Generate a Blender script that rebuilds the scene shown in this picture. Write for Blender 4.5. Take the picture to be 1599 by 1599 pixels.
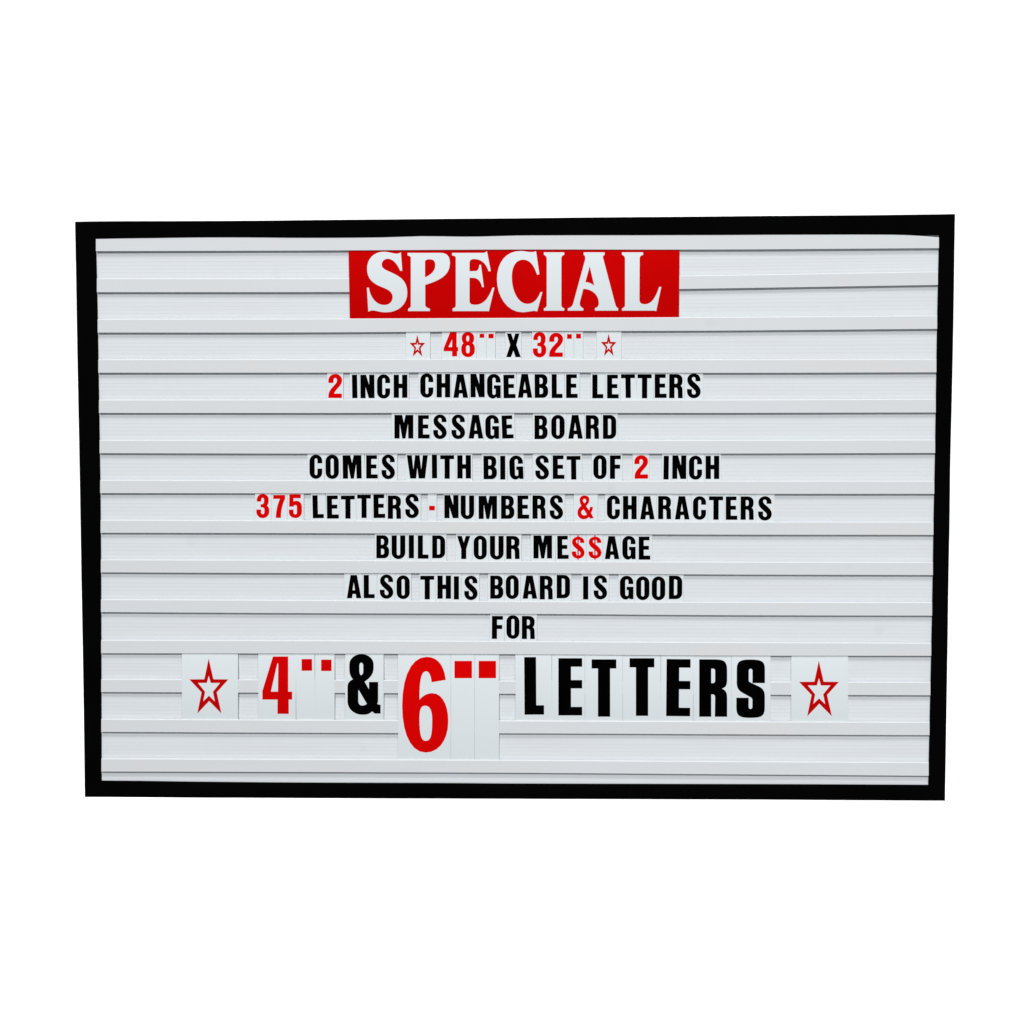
import bpy, bmesh, math, random
from mathutils import Vector, Euler
from mathutils.geometry import tessellate_polygon

random.seed(7)
scene = bpy.context.scene
COL = scene.collection
for o in list(bpy.data.objects):
    bpy.data.objects.remove(o)

# ------------------------------------------------------------------ camera
HB = 1.32                                   # height of the board's centre above the studio floor
CAM_LOC = Vector((0.06247, -2.00203, 0.10673 + HB))
CAM_ROT = Euler((1.516884, 0.002502, 0.030488), 'XYZ')
cam = bpy.data.cameras.new('camera')
cam.lens = 50
cam.sensor_width = 36
cam.sensor_fit = 'HORIZONTAL'
cam.clip_start = 0.05
cam.clip_end = 100
co = bpy.data.objects.new('camera', cam)
co.location = CAM_LOC
co.rotation_euler = CAM_ROT
COL.objects.link(co)
scene.camera = co

# ------------------------------------------------------------------ world, lamps, exposure
world = bpy.data.worlds.new('World')
scene.world = world
world.use_nodes = True
bg = world.node_tree.nodes['Background']
bg.inputs[0].default_value = (0.93, 0.97, 1.0, 1)
bg.inputs[1].default_value = 0.06


def area(name, loc, target, sx, sy, power, color):
    l = bpy.data.lights.new(name, 'AREA')
    l.shape = 'RECTANGLE'
    l.size = sx
    l.size_y = sy
    l.energy = power
    l.color = color
    o = bpy.data.objects.new(name, l)
    o.location = loc
    o.rotation_euler = (Vector(target) - Vector(loc)).to_track_quat('-Z', 'Y').to_euler()
    COL.objects.link(o)
    return o


area('key_softbox', (-1.6, -12.0, HB + 7.6), (0.08, 0, HB - 0.08), 1.30, 0.80, 1235, (0.97, 0.99, 1.0))
area('added_fill_light', (0.7, -2.6, HB - 1.25), (0.15, 0, HB - 0.40), 2.2, 0.9, 15, (1.0, 1.0, 1.0))  # unseen light, added to lift the lower board and the shadows
area('added_overhead_light', (0.1, -4.0, HB + 7.2), (0, -0.05, HB - 0.3), 4.0, 1.4, 345, (1.0, 1.0, 1.0))  # unseen light, added to brighten the upper edges of the rails
area('added_backdrop_light_high', (0, 0.55, HB + 2.3), (0, 1.7, HB + 0.5), 4.0, 0.5, 58, (1, 1, 1))  # added out of view to push the backdrop to pure white
area('added_backdrop_light_low', (0, 0.65, HB - 1.28), (0, 1.7, HB - 0.4), 4.0, 0.3, 36, (1, 1, 1))  # likewise added, whitens the lower backdrop

scene.view_settings.view_transform = 'Standard'
scene.view_settings.look = 'None'
scene.view_settings.exposure = 0
scene.view_settings.gamma = 1
scene.render.engine = 'CYCLES'
scene.cycles.max_bounces = 8
scene.cycles.diffuse_bounces = 5


# ------------------------------------------------------------------ materials
def mat(name, color, rough=0.5, spec=0.3, var=0.0, var_col=None, scale=(6, 6, 6), bump=0.0,
        bump_scale=900, smudge=False):
    m = bpy.data.materials.new(name)
    m.use_nodes = True
    nt = m.node_tree
    b = nt.nodes['Principled BSDF']
    b.inputs['Base Color'].default_value = (*color, 1)
    b.inputs['Roughness'].default_value = rough
    b.inputs['Specular IOR Level'].default_value = spec
    tc = nt.nodes.new('ShaderNodeTexCoord')
    geo = nt.nodes.new('ShaderNodeNewGeometry')
    mp = nt.nodes.new('ShaderNodeMapping')
    mp.inputs['Scale'].default_value = scale
    nt.links.new(geo.outputs['Position'], mp.inputs['Vector'])
    last = None
    if var > 0:
        n = nt.nodes.new('ShaderNodeTexNoise')
        n.inputs['Scale'].default_value = 1
        n.inputs['Detail'].default_value = 4
        nt.links.new(mp.outputs[0], n.inputs['Vector'])
        mix = nt.nodes.new('ShaderNodeMix')
        mix.data_type = 'RGBA'
        vc = var_col or tuple(c * (1 - var) for c in color)
        mix.inputs[6].default_value = (*color, 1)
        mix.inputs[7].default_value = (*vc, 1)
        r = nt.nodes.new('ShaderNodeMapRange')
        r.inputs['From Min'].default_value = 0.35
        r.inputs['From Max'].default_value = 0.65
        nt.links.new(n.outputs['Fac'], r.inputs['Value'])
        nt.links.new(r.outputs[0], mix.inputs[0])
        last = mix.outputs[2]
        if smudge:                                       # a few faint fingermarks on the plastic
            n2 = nt.nodes.new('ShaderNodeTexNoise')
            n2.inputs['Scale'].default_value = 16
            n2.inputs['Detail'].default_value = 3
            nt.links.new(geo.outputs['Position'], n2.inputs['Vector'])
            r2 = nt.nodes.new('ShaderNodeMapRange')
            r2.inputs['From Min'].default_value = 0.69
            r2.inputs['From Max'].default_value = 0.78
            r2.inputs['To Max'].default_value = 0.5
            nt.links.new(n2.outputs['Fac'], r2.inputs['Value'])
            m2 = nt.nodes.new('ShaderNodeMix')
            m2.data_type = 'RGBA'
            nt.links.new(r2.outputs[0], m2.inputs[0])
            nt.links.new(last, m2.inputs[6])
            m2.inputs[7].default_value = (color[0] * .86, color[1] * .87, color[2] * .88, 1)
            last = m2.outputs[2]
        nt.links.new(last, b.inputs['Base Color'])
    if bump > 0:
        nb = nt.nodes.new('ShaderNodeTexNoise')
        nb.inputs['Scale'].default_value = bump_scale
        nb.inputs['Detail'].default_value = 2
        nt.links.new(geo.outputs['Position'], nb.inputs['Vector'])
        bp = nt.nodes.new('ShaderNodeBump')
        bp.inputs['Strength'].default_value = bump
        bp.inputs['Distance'].default_value = 0.0002
        nt.links.new(nb.outputs['Fac'], bp.inputs['Height'])
        nt.links.new(bp.outputs[0], b.inputs['Normal'])
    return m


M_RAIL = mat('white_rail_plastic', (0.735, 0.755, 0.775), 0.5, 0.2, 0.03, (0.735, 0.742, 0.752), (5, 5, 14),
             0.04, 500, True)
M_PANEL = mat('white_panel_plastic', (0.765, 0.803, 0.825), 0.45, 0.2, 0.03, (0.757, 0.780, 0.812), (4, 5, 60),
              0.05, 500, True)
M_CARD = mat('white_card_plastic', (0.790, 0.835, 0.858), 0.45, 0.2, 0.02, (0.778, 0.826, 0.852), (20, 20, 20),
             0.1, 700)
M_CARD_BIG = mat('matte_card_plastic', (0.775, 0.820, 0.838), 0.6, 0.15, 0.02, (0.772, 0.818, 0.842),
                 (12, 12, 12), 0.15, 900)
M_FRAME = mat('black_frame_paint', (0.0012, 0.0012, 0.0012), 0.75, 0.006, 0.3, (0.0018, 0.0018, 0.0018), (9, 9, 9))
M_BACK = mat('black_backing', (0.02, 0.02, 0.022), 0.8, 0.05)
M_BLACK = mat('black_ink', (0.0005, 0.0005, 0.0006), 0.7, 0.003, 0.3, (0.0009, 0.0009, 0.0009), (60, 60, 60))
M_RED = mat('red_ink', (0.74, 0.0008, 0.0006), 0.6, 0.01, 0.05, None, (40, 40, 40))
M_RED_DEEP = mat('deep_red_ink', (0.68, 0.0006, 0.0006), 0.6, 0.01, 0.05, None, (25, 25, 25))
M_RED_STAR = mat('dark_red_ink', (0.56, 0.001, 0.001), 0.6, 0.01, 0.05, None, (40, 40, 40))
M_RED_FIELD = mat('banner_red_ink', (0.615, 0.0004, 0.0004), 0.6, 0.01, 0.09, (0.575, 0.0004, 0.0004), (9, 9, 9))
M_DROP = mat('white_backdrop_paper', (0.86, 0.86, 0.86), 0.9, 0.1)

# ------------------------------------------------------------------ board plane
# The board is measured on the photograph (1599 px square); at() gives the point of the board's own plane, lying
# z millimetres in front of the track panels, that is seen there.  Board coordinates: x right, y up, z outwards.
FPX = 50 / 36 * 1599
RM = CAM_ROT.to_matrix()


def at(px, py, z):
    d = RM @ Vector((px - 799.5, 799.5 - py, -FPX))
    Y = -z / 1000.0
    t = (Y - CAM_LOC.y) / d.y
    p = CAM_LOC + d * t
    return Vector((p.x, Y, p.z))


def interp(pts, x):
    """smooth interpolation through measured points (monotone cubic)"""
    n = len(pts)
    if x <= pts[0][0]:
        s = (pts[1][1] - pts[0][1]) / (pts[1][0] - pts[0][0])
        return pts[0][1] + s * (x - pts[0][0])
    if x >= pts[-1][0]:
        s = (pts[-1][1] - pts[-2][1]) / (pts[-1][0] - pts[-2][0])
        return pts[-1][1] + s * (x - pts[-1][0])
    for i in range(n - 1):
        if pts[i][0] <= x <= pts[i + 1][0]:
            break

    def sl(j):
        if j <= 0:
            return (pts[1][1] - pts[0][1]) / (pts[1][0] - pts[0][0])
        if j >= n - 1:
            return (pts[-1][1] - pts[-2][1]) / (pts[-1][0] - pts[-2][0])
        return (pts[j + 1][1] - pts[j - 1][1]) / (pts[j + 1][0] - pts[j - 1][0])
    h = pts[i + 1][0] - pts[i][0]
    t = (x - pts[i][0]) / h
    a, b = sl(i) * h, sl(i + 1) * h
    return ((2 * t ** 3 - 3 * t * t + 1) * pts[i][1] + (t ** 3 - 2 * t * t + t) * a
            + (-2 * t ** 3 + 3 * t * t) * pts[i + 1][1] + (t ** 3 - t * t) * b)


# rails: (upper edge, lower edge) at several x
X5 = (160, 480, 800, 1110, 1455)
RAILS = [
    (None, (392.3, 391.4, 389.8, 389.8, 387.7)),
    ((435.1, 435.0, 433.5, 430.2, 424.4), (456.4, 456.3, 455.0, 450.7, 445.2)),
    ((498.7, 498.1, 497.0, 495.6, 493.1), (519.5, 519.3, 517.3, 516.5, 513.7)),
    ((561.6, 561.3, 561.0, 561.6, 561.1), (582.2, 582.1, 581.4, 582.4, 581.6)),
    ((624.6, 624.4, 624.5, 624.6, 623.5), (645.0, 645.1, 644.8, 645.0, 644.3)),
    ((687.6, 687.7, 688.3, 687.7, 686.9), (707.9, 708.5, 708.2, 708.5, 707.5)),
    ((750.0, 750.6, 751.4, 751.3, 751.4), (770.2, 770.6, 771.0, 771.3, 771.4)),
    ((812.3, 813.2, 814.4, 815.1, 815.3), (832.2, 832.8, 833.8, 835.0, 835.5)),
    ((874.2, 875.0, 876.8, 877.7, 878.2), (894.0, 895.2, 895.4, 897.3, 898.2)),
    ((936.3, 937.6, 939.4, 940.5, 940.9), (956.0, 957.8, 958.7, 960.8, 961.6)),
    ((999.9, 1000.5, 1001.8, 1003.2, 1004.5), (1020.3, 1020.8, 1021.8, 1023.9, 1024.3)),
    ((1060.8, 1061.9, 1063.7, 1064.9, 1065.5), (1080.9, 1082.1, 1083.6, 1084.9, 1085.9)),
    ((1123.2, 1124.6, 1125.7, 1127.0, 1128.0), (1143.1, 1144.6, 1145.4, 1146.8, 1148.3)),
    ((1185.0, 1186.0, 1187.4, 1189.2, 1190.9), (1205.1, 1205.9, 1207.1, 1209.2, 1211.8)),
]


def rail_top(i, x):
    if i == 0:
        return interp([(149, 373.2), (200, 371.5), (300, 367), (800, 364), (1370, 364.5), (1410, 366.8), (1466, 371.0)], x)
    return interp(list(zip(X5, RAILS[i][0])), x)


def rail_bot(i, x):
    return interp(list(zip(X5, RAILS[i][1])), x)


IN_L = [(365, 149), (440, 150.6), (500, 151.8), (720, 155.3), (800, 156.3), (900, 157.0), (1225, 157.8)]
IN_R = [(365, 1467), (500, 1464), (720, 1460.4), (800, 1458.6), (900, 1457), (1000, 1455), (1230, 1450)]
IN_T = [(149, 373), (220, 372.4), (300, 371.2), (400, 371), (470, 371.7), (600, 371), (660, 369.2), (735, 370),
        (780, 369), (820, 368), (1100, 367.4), (1300, 366.8), (1467, 366.9)]
IN_B = [(157.8, 1219.6), (220, 1220), (300, 1221.2), (400, 1222.2), (500, 1222.8), (700, 1223.5), (800, 1224.2),
        (1000, 1224.8), (1250, 1225.3), (1450, 1226.2)]
OUT_T = [(117, 346.1), (160, 345.4), (300, 345), (400, 344.5), (500, 343.4), (590, 342.6), (700, 341.5), (800, 340.8),
         (900, 339.6), (1000, 338.8), (1100, 338), (1200, 337), (1330, 336.1), (1460, 334.6), (1491.5, 334.1)]
OUT_B = [(132.2, 1244.7), (200, 1245), (300, 1245.8), (400, 1246.1), (500, 1246.6), (700, 1247.2), (800, 1247.6),
         (1000, 1248.2), (1200, 1248.9), (1400, 1250.2), (1475.9, 1250.7)]
OUT_L = [(346.1, 117), (380, 117.6), (443, 118.8), (560, 120.8), (720, 123.9), (800, 125.3), (900, 126.9),
         (1015, 129), (1130, 130.8), (1244.7, 132.2)]
OUT_R = [(334.1, 1491.5), (366, 1490.9), (500, 1489), (600, 1487), (720, 1484.2), (820, 1482.9), (900, 1481.4),
         (1010, 1479.8), (1130, 1477.9), (1250.7, 1475.9)]


# ------------------------------------------------------------------ object helpers
def mesh_obj(name, verts, faces, material, origin, parent=None):
    me = bpy.data.meshes.new(name)
    me.from_pydata([tuple(v - origin) for v in verts], [], faces)
    me.materials.append(material)
    me.update()
    o = bpy.data.objects.new(name, me)
    COL.objects.link(o)
    if parent is not None:
        o.parent = parent
        o.location = origin - Vector(parent['world_base'])
    else:
        o.location = origin
        o['world_base'] = tuple(origin)
    return o


def fix_normals(o):
    bm = bmesh.new()
    bm.from_mesh(o.data)
    bmesh.ops.recalc_face_normals(bm, faces=bm.faces)
    bm.to_mesh(o.data)
    bm.free()


def sweep(rings):
    """closed tube through rings (equal length lists of points), capped"""
    n = len(rings[0])
    V = [p for r in rings for p in r]
    F = []
    for i in range(len(rings) - 1):
        for j in range(n):
            k = (j + 1) % n
            F.append((i * n + j, i * n + k, (i + 1) * n + k, (i + 1) * n + j))
    F.append(tuple(range(n))[::-1])
    F.append(tuple((len(rings) - 1) * n + j for j in range(n)))
    return V, F


# ------------------------------------------------------------------ backdrop: a seamless paper sweep behind the board
prof = [(0.45, 0.0)]
for k in range(1, 13):
    a = math.radians(90 * k / 12)
    prof.append((1.0 + 0.7 * math.sin(a), 0.7 - 0.7 * math.cos(a)))
prof.append((1.7, 5.5))
V, F = [], []
for (y, z) in prof:
    V += [Vector((-5, y, z)), Vector((5, y, z))]
for i in range(len(prof) - 1):
    F.append((2 * i, 2 * i + 1, 2 * i + 3, 2 * i + 2))
drop = mesh_obj('backdrop', V, F, M_DROP, Vector((0, 0, 0)))
for p in drop.data.polygons:
    p.use_smooth = True
drop['kind'] = 'structure'

# ------------------------------------------------------------------ the message board
base = Vector((0, 0, HB - 0.41))
board = bpy.data.objects.new('message_board', None)
board.location = base
board['world_base'] = tuple(base)
board['label'] = 'large black framed message board with white horizontal letter rails on a white background'
board['category'] = 'message board'
board.empty_display_size = 0.1
COL.objects.link(board)


def part(name, V, F, m):
    c = sum(V, Vector()) / len(V)
    o = mesh_obj(name, V, F, m, c, board)
    fix_normals(o)
    return o


def poly_at(pts, t, key):
    a, b = pts[0][0], pts[-1][0]
    s = a + (b - a) * t
    v = interp(pts, s)
    return (s, v) if key == 'x' else (v, s)


def frame_member(outer, inner, key, n=44):
    rings = []
    for i in range(n + 1):
        t = i / n
        ox, oy = poly_at(outer, t, key)
        ix, iy = poly_at(inner, t, key)
        O = at(ox, oy, 4.5)
        I = at(ix, iy, 3.0)
        O = Vector((O.x, 0, O.z))
        I = Vector((I.x, 0, I.z))
        d = (I - O).normalized()

        def P(q, z):
            return Vector((q.x, -z / 1000, q.z))
        rings.append([P(O, -16), P(O, 4.2), P(O + d * .0004, 5.0), P(O + d * .0012, 5.4), P(I - d * .0012, 5.4),
                      P(I - d * .0004, 5.0), P(I, 4.2), P(I, -16)])
    V, F = sweep(rings)
    return part('frame_member', V, F, M_FRAME)


# the corners are mitred: each member runs from outer corner to outer corner, and its inner edge from inner corner to inner corner
IC_TL, IC_TR, IC_BL, IC_BR = (149, 373), (1467, 366.9), (157.8, 1219.6), (1450, 1226.2)
inl = [(373, 149)] + [p for p in IN_L if 380 < p[0] < 1200] + [(1219.6, 157.8)]
inr = [(366.9, 1467)] + [p for p in IN_R if 380 < p[0] < 1200] + [(1226.2, 1450)]
frame_member(OUT_T, IN_T, 'x')
frame_member(OUT_B, IN_B, 'x')
frame_member(OUT_L, inl, 'y')
frame_member(OUT_R, inr, 'y')

# black backing sheet behind the tracks
c = [at(140, 360, 0), at(1476, 352, 0), at(1460, 1236, 0), at(145, 1232, 0)]
V = []
for yy in (0.004, 0.012):
    V += [Vector((p.x, yy, p.z)) for p in c]
part('backing_sheet', V, [(0, 1, 2, 3), (7, 6, 5, 4), (0, 4, 5, 1), (1, 5, 6, 2), (2, 6, 7, 3), (3, 7, 4, 0)], M_BACK)

NX = 36
ZL, ZB = 4.5, 3.2                        # rail lip: front and back, mm in front of the panels


def rail(i):
    rings = []
    for k in range(NX + 1):
        t = k / NX
        ym = (rail_top(i, 800) + rail_bot(i, 800)) / 2
        xl = interp(IN_L, ym) + 0.6
        xr = interp(IN_R, ym) - 0.6
        x = xl + (xr - xl) * t
        wob = 0.12 * math.sin(x * 0.011 + i * 2.1) + 0.05 * math.sin(x * 0.043 + i)
        yt, yb = rail_top(i, x), rail_bot(i, x)
        zf = ZL + wob
        T = at(x, yt - 0.55, ZL)
        T2 = at(x, yt + 0.75, ZL)
        B = at(x, yb, ZL)

        def P(q, z, dz=0.0):
            return Vector((q.x, -z / 1000, q.z + dz / 1000))
        rings.append([P(B, ZB), P(B, zf - .25), P(B, zf, .25), P(T2, zf), P(T, zf - 0.95), P(T, ZB),
                      P(T, ZB, -3.0), P(T, -0.5, -3.0), P(B, -0.5, 3.2), P(B, ZB, 3.2)])
    V, F = sweep(rings)
    return part('rail', V, F, M_RAIL)


for i in range(14):
    rail(i)


def panel(i):
    """track panel between rail i and rail i+1, with fine moulded ribs"""
    rings = []
    for k in range(NX + 1):
        t = k / NX
        ym = rail_bot(i, 800) + 10
        xl = interp(IN_L, ym) + 0.2
        xr = interp(IN_R, ym) - 0.2
        x = xl + (xr - xl) * t
        y0 = rail_bot(i, x)
        y1 = rail_top(i + 1, x) if i < 13 else 1236.0 + 0.005 * (x - 800)
        A = at(x, y0, 0)
        B = at(x, y1, 0)
        A = Vector((A.x, 0, A.z - 0.0003))
        B = Vector((B.x, 0, B.z - 0.0026))
        nr = 8
        ring = [Vector((A.x, 0.0015, A.z))]
        for r in range(nr):
            for (f, z) in ((0.0, 0.0), (0.50, 0.04), (0.74, 0.085), (0.93, 0.0)):
                q = A.lerp(B, (r + f) / nr)
                ring.append(Vector((q.x, -z / 1000, q.z)))
        ring.append(Vector((B.x, 0, B.z)))
        ring.append(Vector((B.x, 0.0015, B.z)))
        rings.append(ring)
    V, F = sweep(rings)
    return part('panel', V, F, M_PANEL)


for i in range(14):
    panel(i)
# panel behind the uppermost rail
rings = []
for k in range(NX + 1):
    x = 149.9 + (1466.1 - 149.9) * k / NX
    A, B = at(x, 355, 0), at(x, rail_bot(0, x) - 7, 0)
    rings.append([Vector((A.x, 0.0015, A.z)), A, B, Vector((B.x, 0.0015, B.z))])
V, F = sweep(rings)
part('panel', V, F, M_PANEL)

# ------------------------------------------------------------------ glyph outlines (y up, cap height 0..100)
# M/L points, C cubic, K quarter-round through a corner point, Z close
G2 = {
 'I': 'M0 0 L0 100 L21.5 100 L21.5 0 Z',
 'H': 'M0 0 L0 100 L22 100 L22 61 L36 61 L36 100 L58 100 L58 0 L36 0 L36 42 L22 42 L22 0 Z',
 'N': 'M0 0 L0 100 L24 100 L37.5 57 L38 100 L60 100 L60 0 L36 0 L21.5 47 L21.5 0 Z',
 'M': 'M0 0 L0 100 L32.5 100 L40 67 L47.5 100 L80 100 L80 0 L59 0 L57.5 63 L46.5 0 L33.5 0 L22.5 63 L21.5 0 Z',
 'L': 'M0 0 L0 100 L21.5 100 L21.5 17 L46 17 L46 0 Z',
 'T': 'M19 0 L19 84 L0 84 L0 100 L60 100 L60 84 L41 84 L41 0 Z',
 'E': 'M0 0 L0 100 L46.5 100 L46.5 84.5 L21.5 84.5 L21.5 60 L44 60 L44 43.5 L21.5 43.5 L21.5 17 L50 17 L50 0 Z',
 'F': 'M0 0 L0 100 L46.5 100 L46.5 84.5 L21.5 84.5 L21.5 60.5 L43.5 60.5 L43.5 43.5 L21.5 43.5 L21.5 0 Z',
 'B': 'M0 0 L0 100 L31 100 K53 100 53 79 L53 71 K53 57 44 53 K55.5 48 55.5 33 L55.5 25 K55.5 0 34 0 Z '
      'M20 58.5 L20 85 L25 85 K33.5 85 33.5 77 L33.5 67 K33.5 58.5 25 58.5 Z '
      'M20 15.5 L20 42 L25 42 K34.5 42 34.5 33 L34.5 24 K34.5 15.5 25 15.5 Z',
 'D': 'M0 0 L0 100 L30 100 K56 100 56 74 L56 26 K56 0 30 0 Z M21 16 L21 85 L27 85 K35 85 35 77 L35 24 K35 16 27 16 Z',
 'O': 'M0 27 L0 73 K0 101.5 28.5 101.5 K57 101.5 57 73 L57 27 K57 -1.5 28.5 -1.5 K0 -1.5 0 27 Z '
      'M21.5 21 L21.5 79 K21.5 86 28.5 86 K35.5 86 35.5 79 L35.5 21 K35.5 13.5 28.5 13.5 K21.5 13.5 21.5 21 Z',
 'C': 'M55.5 65 L55.5 74 K55.5 101.5 28 101.5 K0 101.5 0 73 L0 27 K0 -1.5 28 -1.5 K55.5 -1.5 55.5 26 L55.5 41.5 '
      'L35 41.5 L35 21 K35 13.5 28.5 13.5 K22 13.5 22 21 L22 79 K22 86.5 28.5 86.5 K35 86.5 35 79 L35 65 Z',
 'G': 'M56 66 L56 74 K56 101.5 28 101.5 K0 101.5 0 73 L0 27 K0 -2 24 -2 K34 -2 39 6 L41 0 L56.5 0 L56.5 53.5 '
      'L28.5 53.5 L28.5 39.5 L36 39.5 L36 20 K36 13 29 13 K22 13 22 21 L22 79 K22 86.5 29 86.5 K36 86.5 36 79 L36 66 Z',
 'R': 'M0 0 L0 100 L31 100 K56 100 56 79 L56 70 K56 55 47.5 52 K56 48 56 36 L57 0 L37.5 0 L36.5 33 K36 44 27 44 '
      'L22 44 L22 0 Z M22 59.5 L22 85 L27 85 K35.5 85 35.5 77 L35.5 68 K35.5 59.5 27 59.5 Z',
 'S': 'M56 70 L56 76 K56 101.5 29 101.5 K1 101.5 1 76 C1 60 10 52 21 42 C31 33 37 29 37 21 K37 13 28.5 13 '
      'K20 13 20 22 L20 36 L0 36 L0 27 K0 -2 28 -2 K57 -2 57 25 C57 40 48 49 38 58 C28 67 20 72 20 80 '
      'K20 88 28 88 K36 88 36 79 L36 70 Z',
 'U': 'M0 100 L0 27 K0 -2 29 -2 K58 -2 58 27 L58 100 L36.5 100 L36.5 21 K36.5 13.5 29 13.5 K21.5 13.5 21.5 21 L21.5 100 Z',
 'W': 'M0 100 L21 100 L28 38 L35.5 100 L54.5 100 L62 38 L69 100 L90 100 L78 0 L51 0 L45 46 L39.5 0 L14.5 0 Z',
 'X': 'M0 0 L20 0 L30.5 28 L40 0 L62 0 L43 52 L56 100 L38.5 100 L30.5 72 L21 100 L3 100 L17 52 Z',
 'Y': 'M17.5 0 L17.5 44 L0 100 L20 100 L28.5 71 L37 100 L56 100 L39 44 L39 0 Z',
 'A': 'M0 0 L15.5 100 L43 100 L62 0 L41 0 L38.5 18.5 L24.5 18.5 L21.5 0 Z M23.5 34 L35.5 34 L29.5 69 Z',
 '4': 'M28 103 L55 103 L55 39 L61.5 39 L61.5 22 L57 22 L57 0 L36 0 L36 22 L0 22 L0 34 Z M19.5 39 L36 39 L36 72 Z',
 '8': 'M28 103 K54.5 103 54.5 80 L54.5 75 K54.5 61 47 56 K57.5 49 57.5 36 L57.5 25 K57.5 -3 28.5 -3 K0 -3 0 25 L0 36 '
      'K0 49 9.5 56 K2 61 2 75 L2 80 K2 103 28 103 Z M28 88 K34 88 34 80 L34 71 K34 63 28 63 K21 63 21 71 L21 80 '
      'K21 88 28 88 Z M28 47 K36 47 36 38 L36 22 K36 12.5 28 12.5 K20 12.5 20 22 L20 38 K20 47 28 47 Z',
 '3': 'M2 70 L2 77 K2 103 28 103 K54 103 54 80 L54 72 K54 56 46 51 K57 46 57 33 L57 26 K57 -3 28.5 -3 K0 -3 0 24 '
      'L0 34 L20.5 34 L20.5 22 K20.5 13.5 28 13.5 K36 13.5 36 22 L36 34 K36 44 26 44.5 L19 44.5 L19 57 L24 57 '
      'K34 58 34 68 L34 78 K34 86.5 28 86.5 K21 86.5 21 78 L21 70 Z',
 '2': 'M0.5 65 L0.5 75 K0.5 103 29 103 K57 103 57 77 C57 62 48 52 40 43 C32 34 26 27 24 18 L56 18 L56 0 L0.5 0 '
      'L0.5 8 C0.5 26 10 38 22 51 C32 62 36.5 66 36.5 76 K36.5 86.5 28.5 86.5 K21 86.5 21 77 L21 65 Z',
 '7': 'M0 100 L50 100 L50 84 C40 62 33 40 32 0 L11 0 C12 30 18 58 29 84 L0 84 Z',
 '5': 'M2 101 L50 101 L50 84.5 L19 84.5 L19 68 C23 71.5 27 72.5 33 72.5 K55 71 55 48 L55 26 K55 -2 28 -2 K0 -2 0 22 '
      'L0 34 L19 34 L19 21 K19 13.5 27 13.5 K34 13.5 34 21 L34 47 K34 55 27 55 K20 55 20 48 L1 48 Z',
 '&': 'M30 101 K50 101 50 84 C50 71 44 64 36 56 L49 37 C52 42 53.5 47 53.5 51.5 L65 51.5 C64.5 42 62 34 57 26 '
      'L68.5 4 L54 2 L48 9 C42 1 34 -1 25 -1 K0 -1 0 26 C0 42 8 50 17 57 C11 65 9 74 9 84 K9 101 30 101 Z '
      'M30 87.5 K37 87.5 37 79 C37 74 34 71 29.5 67 C25 72 22.5 76 22.5 80 K23 87.5 30 87.5 Z '
      'M26 42 L40 20 C37 16 33 15 28 15 K15 15 15 28 C15 34 20 38 26 42 Z',
 '$': 'M56 66 L56 71 K56 92.5 29 92.5 K1 92.5 1 70 C1 57 10 50 21 41 C31 33 39 29 39 21.5 K39 13.5 28.5 13.5 '
      'K20 13.5 20 21 L20 30 L0 30 L0 24 K0 0 28 0 K57 0 57 24 C57 38 48 46 38 55 C28 63 19 66 19 72 K19 79.5 28 79.5 '
      'K37 79.5 37 73 L37 66 Z',
 '$bar': 'M25.3 -3 L28.2 -6.5 L31.1 -3 L31.1 97 L28.2 101 L25.3 97 Z',
 '"': 'M0 0 L0 100 L100 100 L100 0 Z',
 '-': 'M0 0 L0 100 L100 100 L100 0 Z',
}
STAR = ('M192 547 L239 340 L387 339 L272 210 L319 0 L197 125 L79 0 L122 210 L0 339 L149 340 Z '
        'M193 382 L172 308 L79 308 L154 215 L135 115 L195 173 L257 113 L237 215 L312 308 L214 308 Z')


def star(f):
    a, b = STAR.split('Z')[0:2]
    t = b.replace('M', '').replace('L', '').split()
    q = [(193 + (float(t[i]) - 193) * f, 235 + (float(t[i + 1]) - 235) * f) for i in range(0, len(t), 2)]
    return a + 'Z M' + ' L'.join('%.1f %.1f' % p for p in q) + ' Z'


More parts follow.
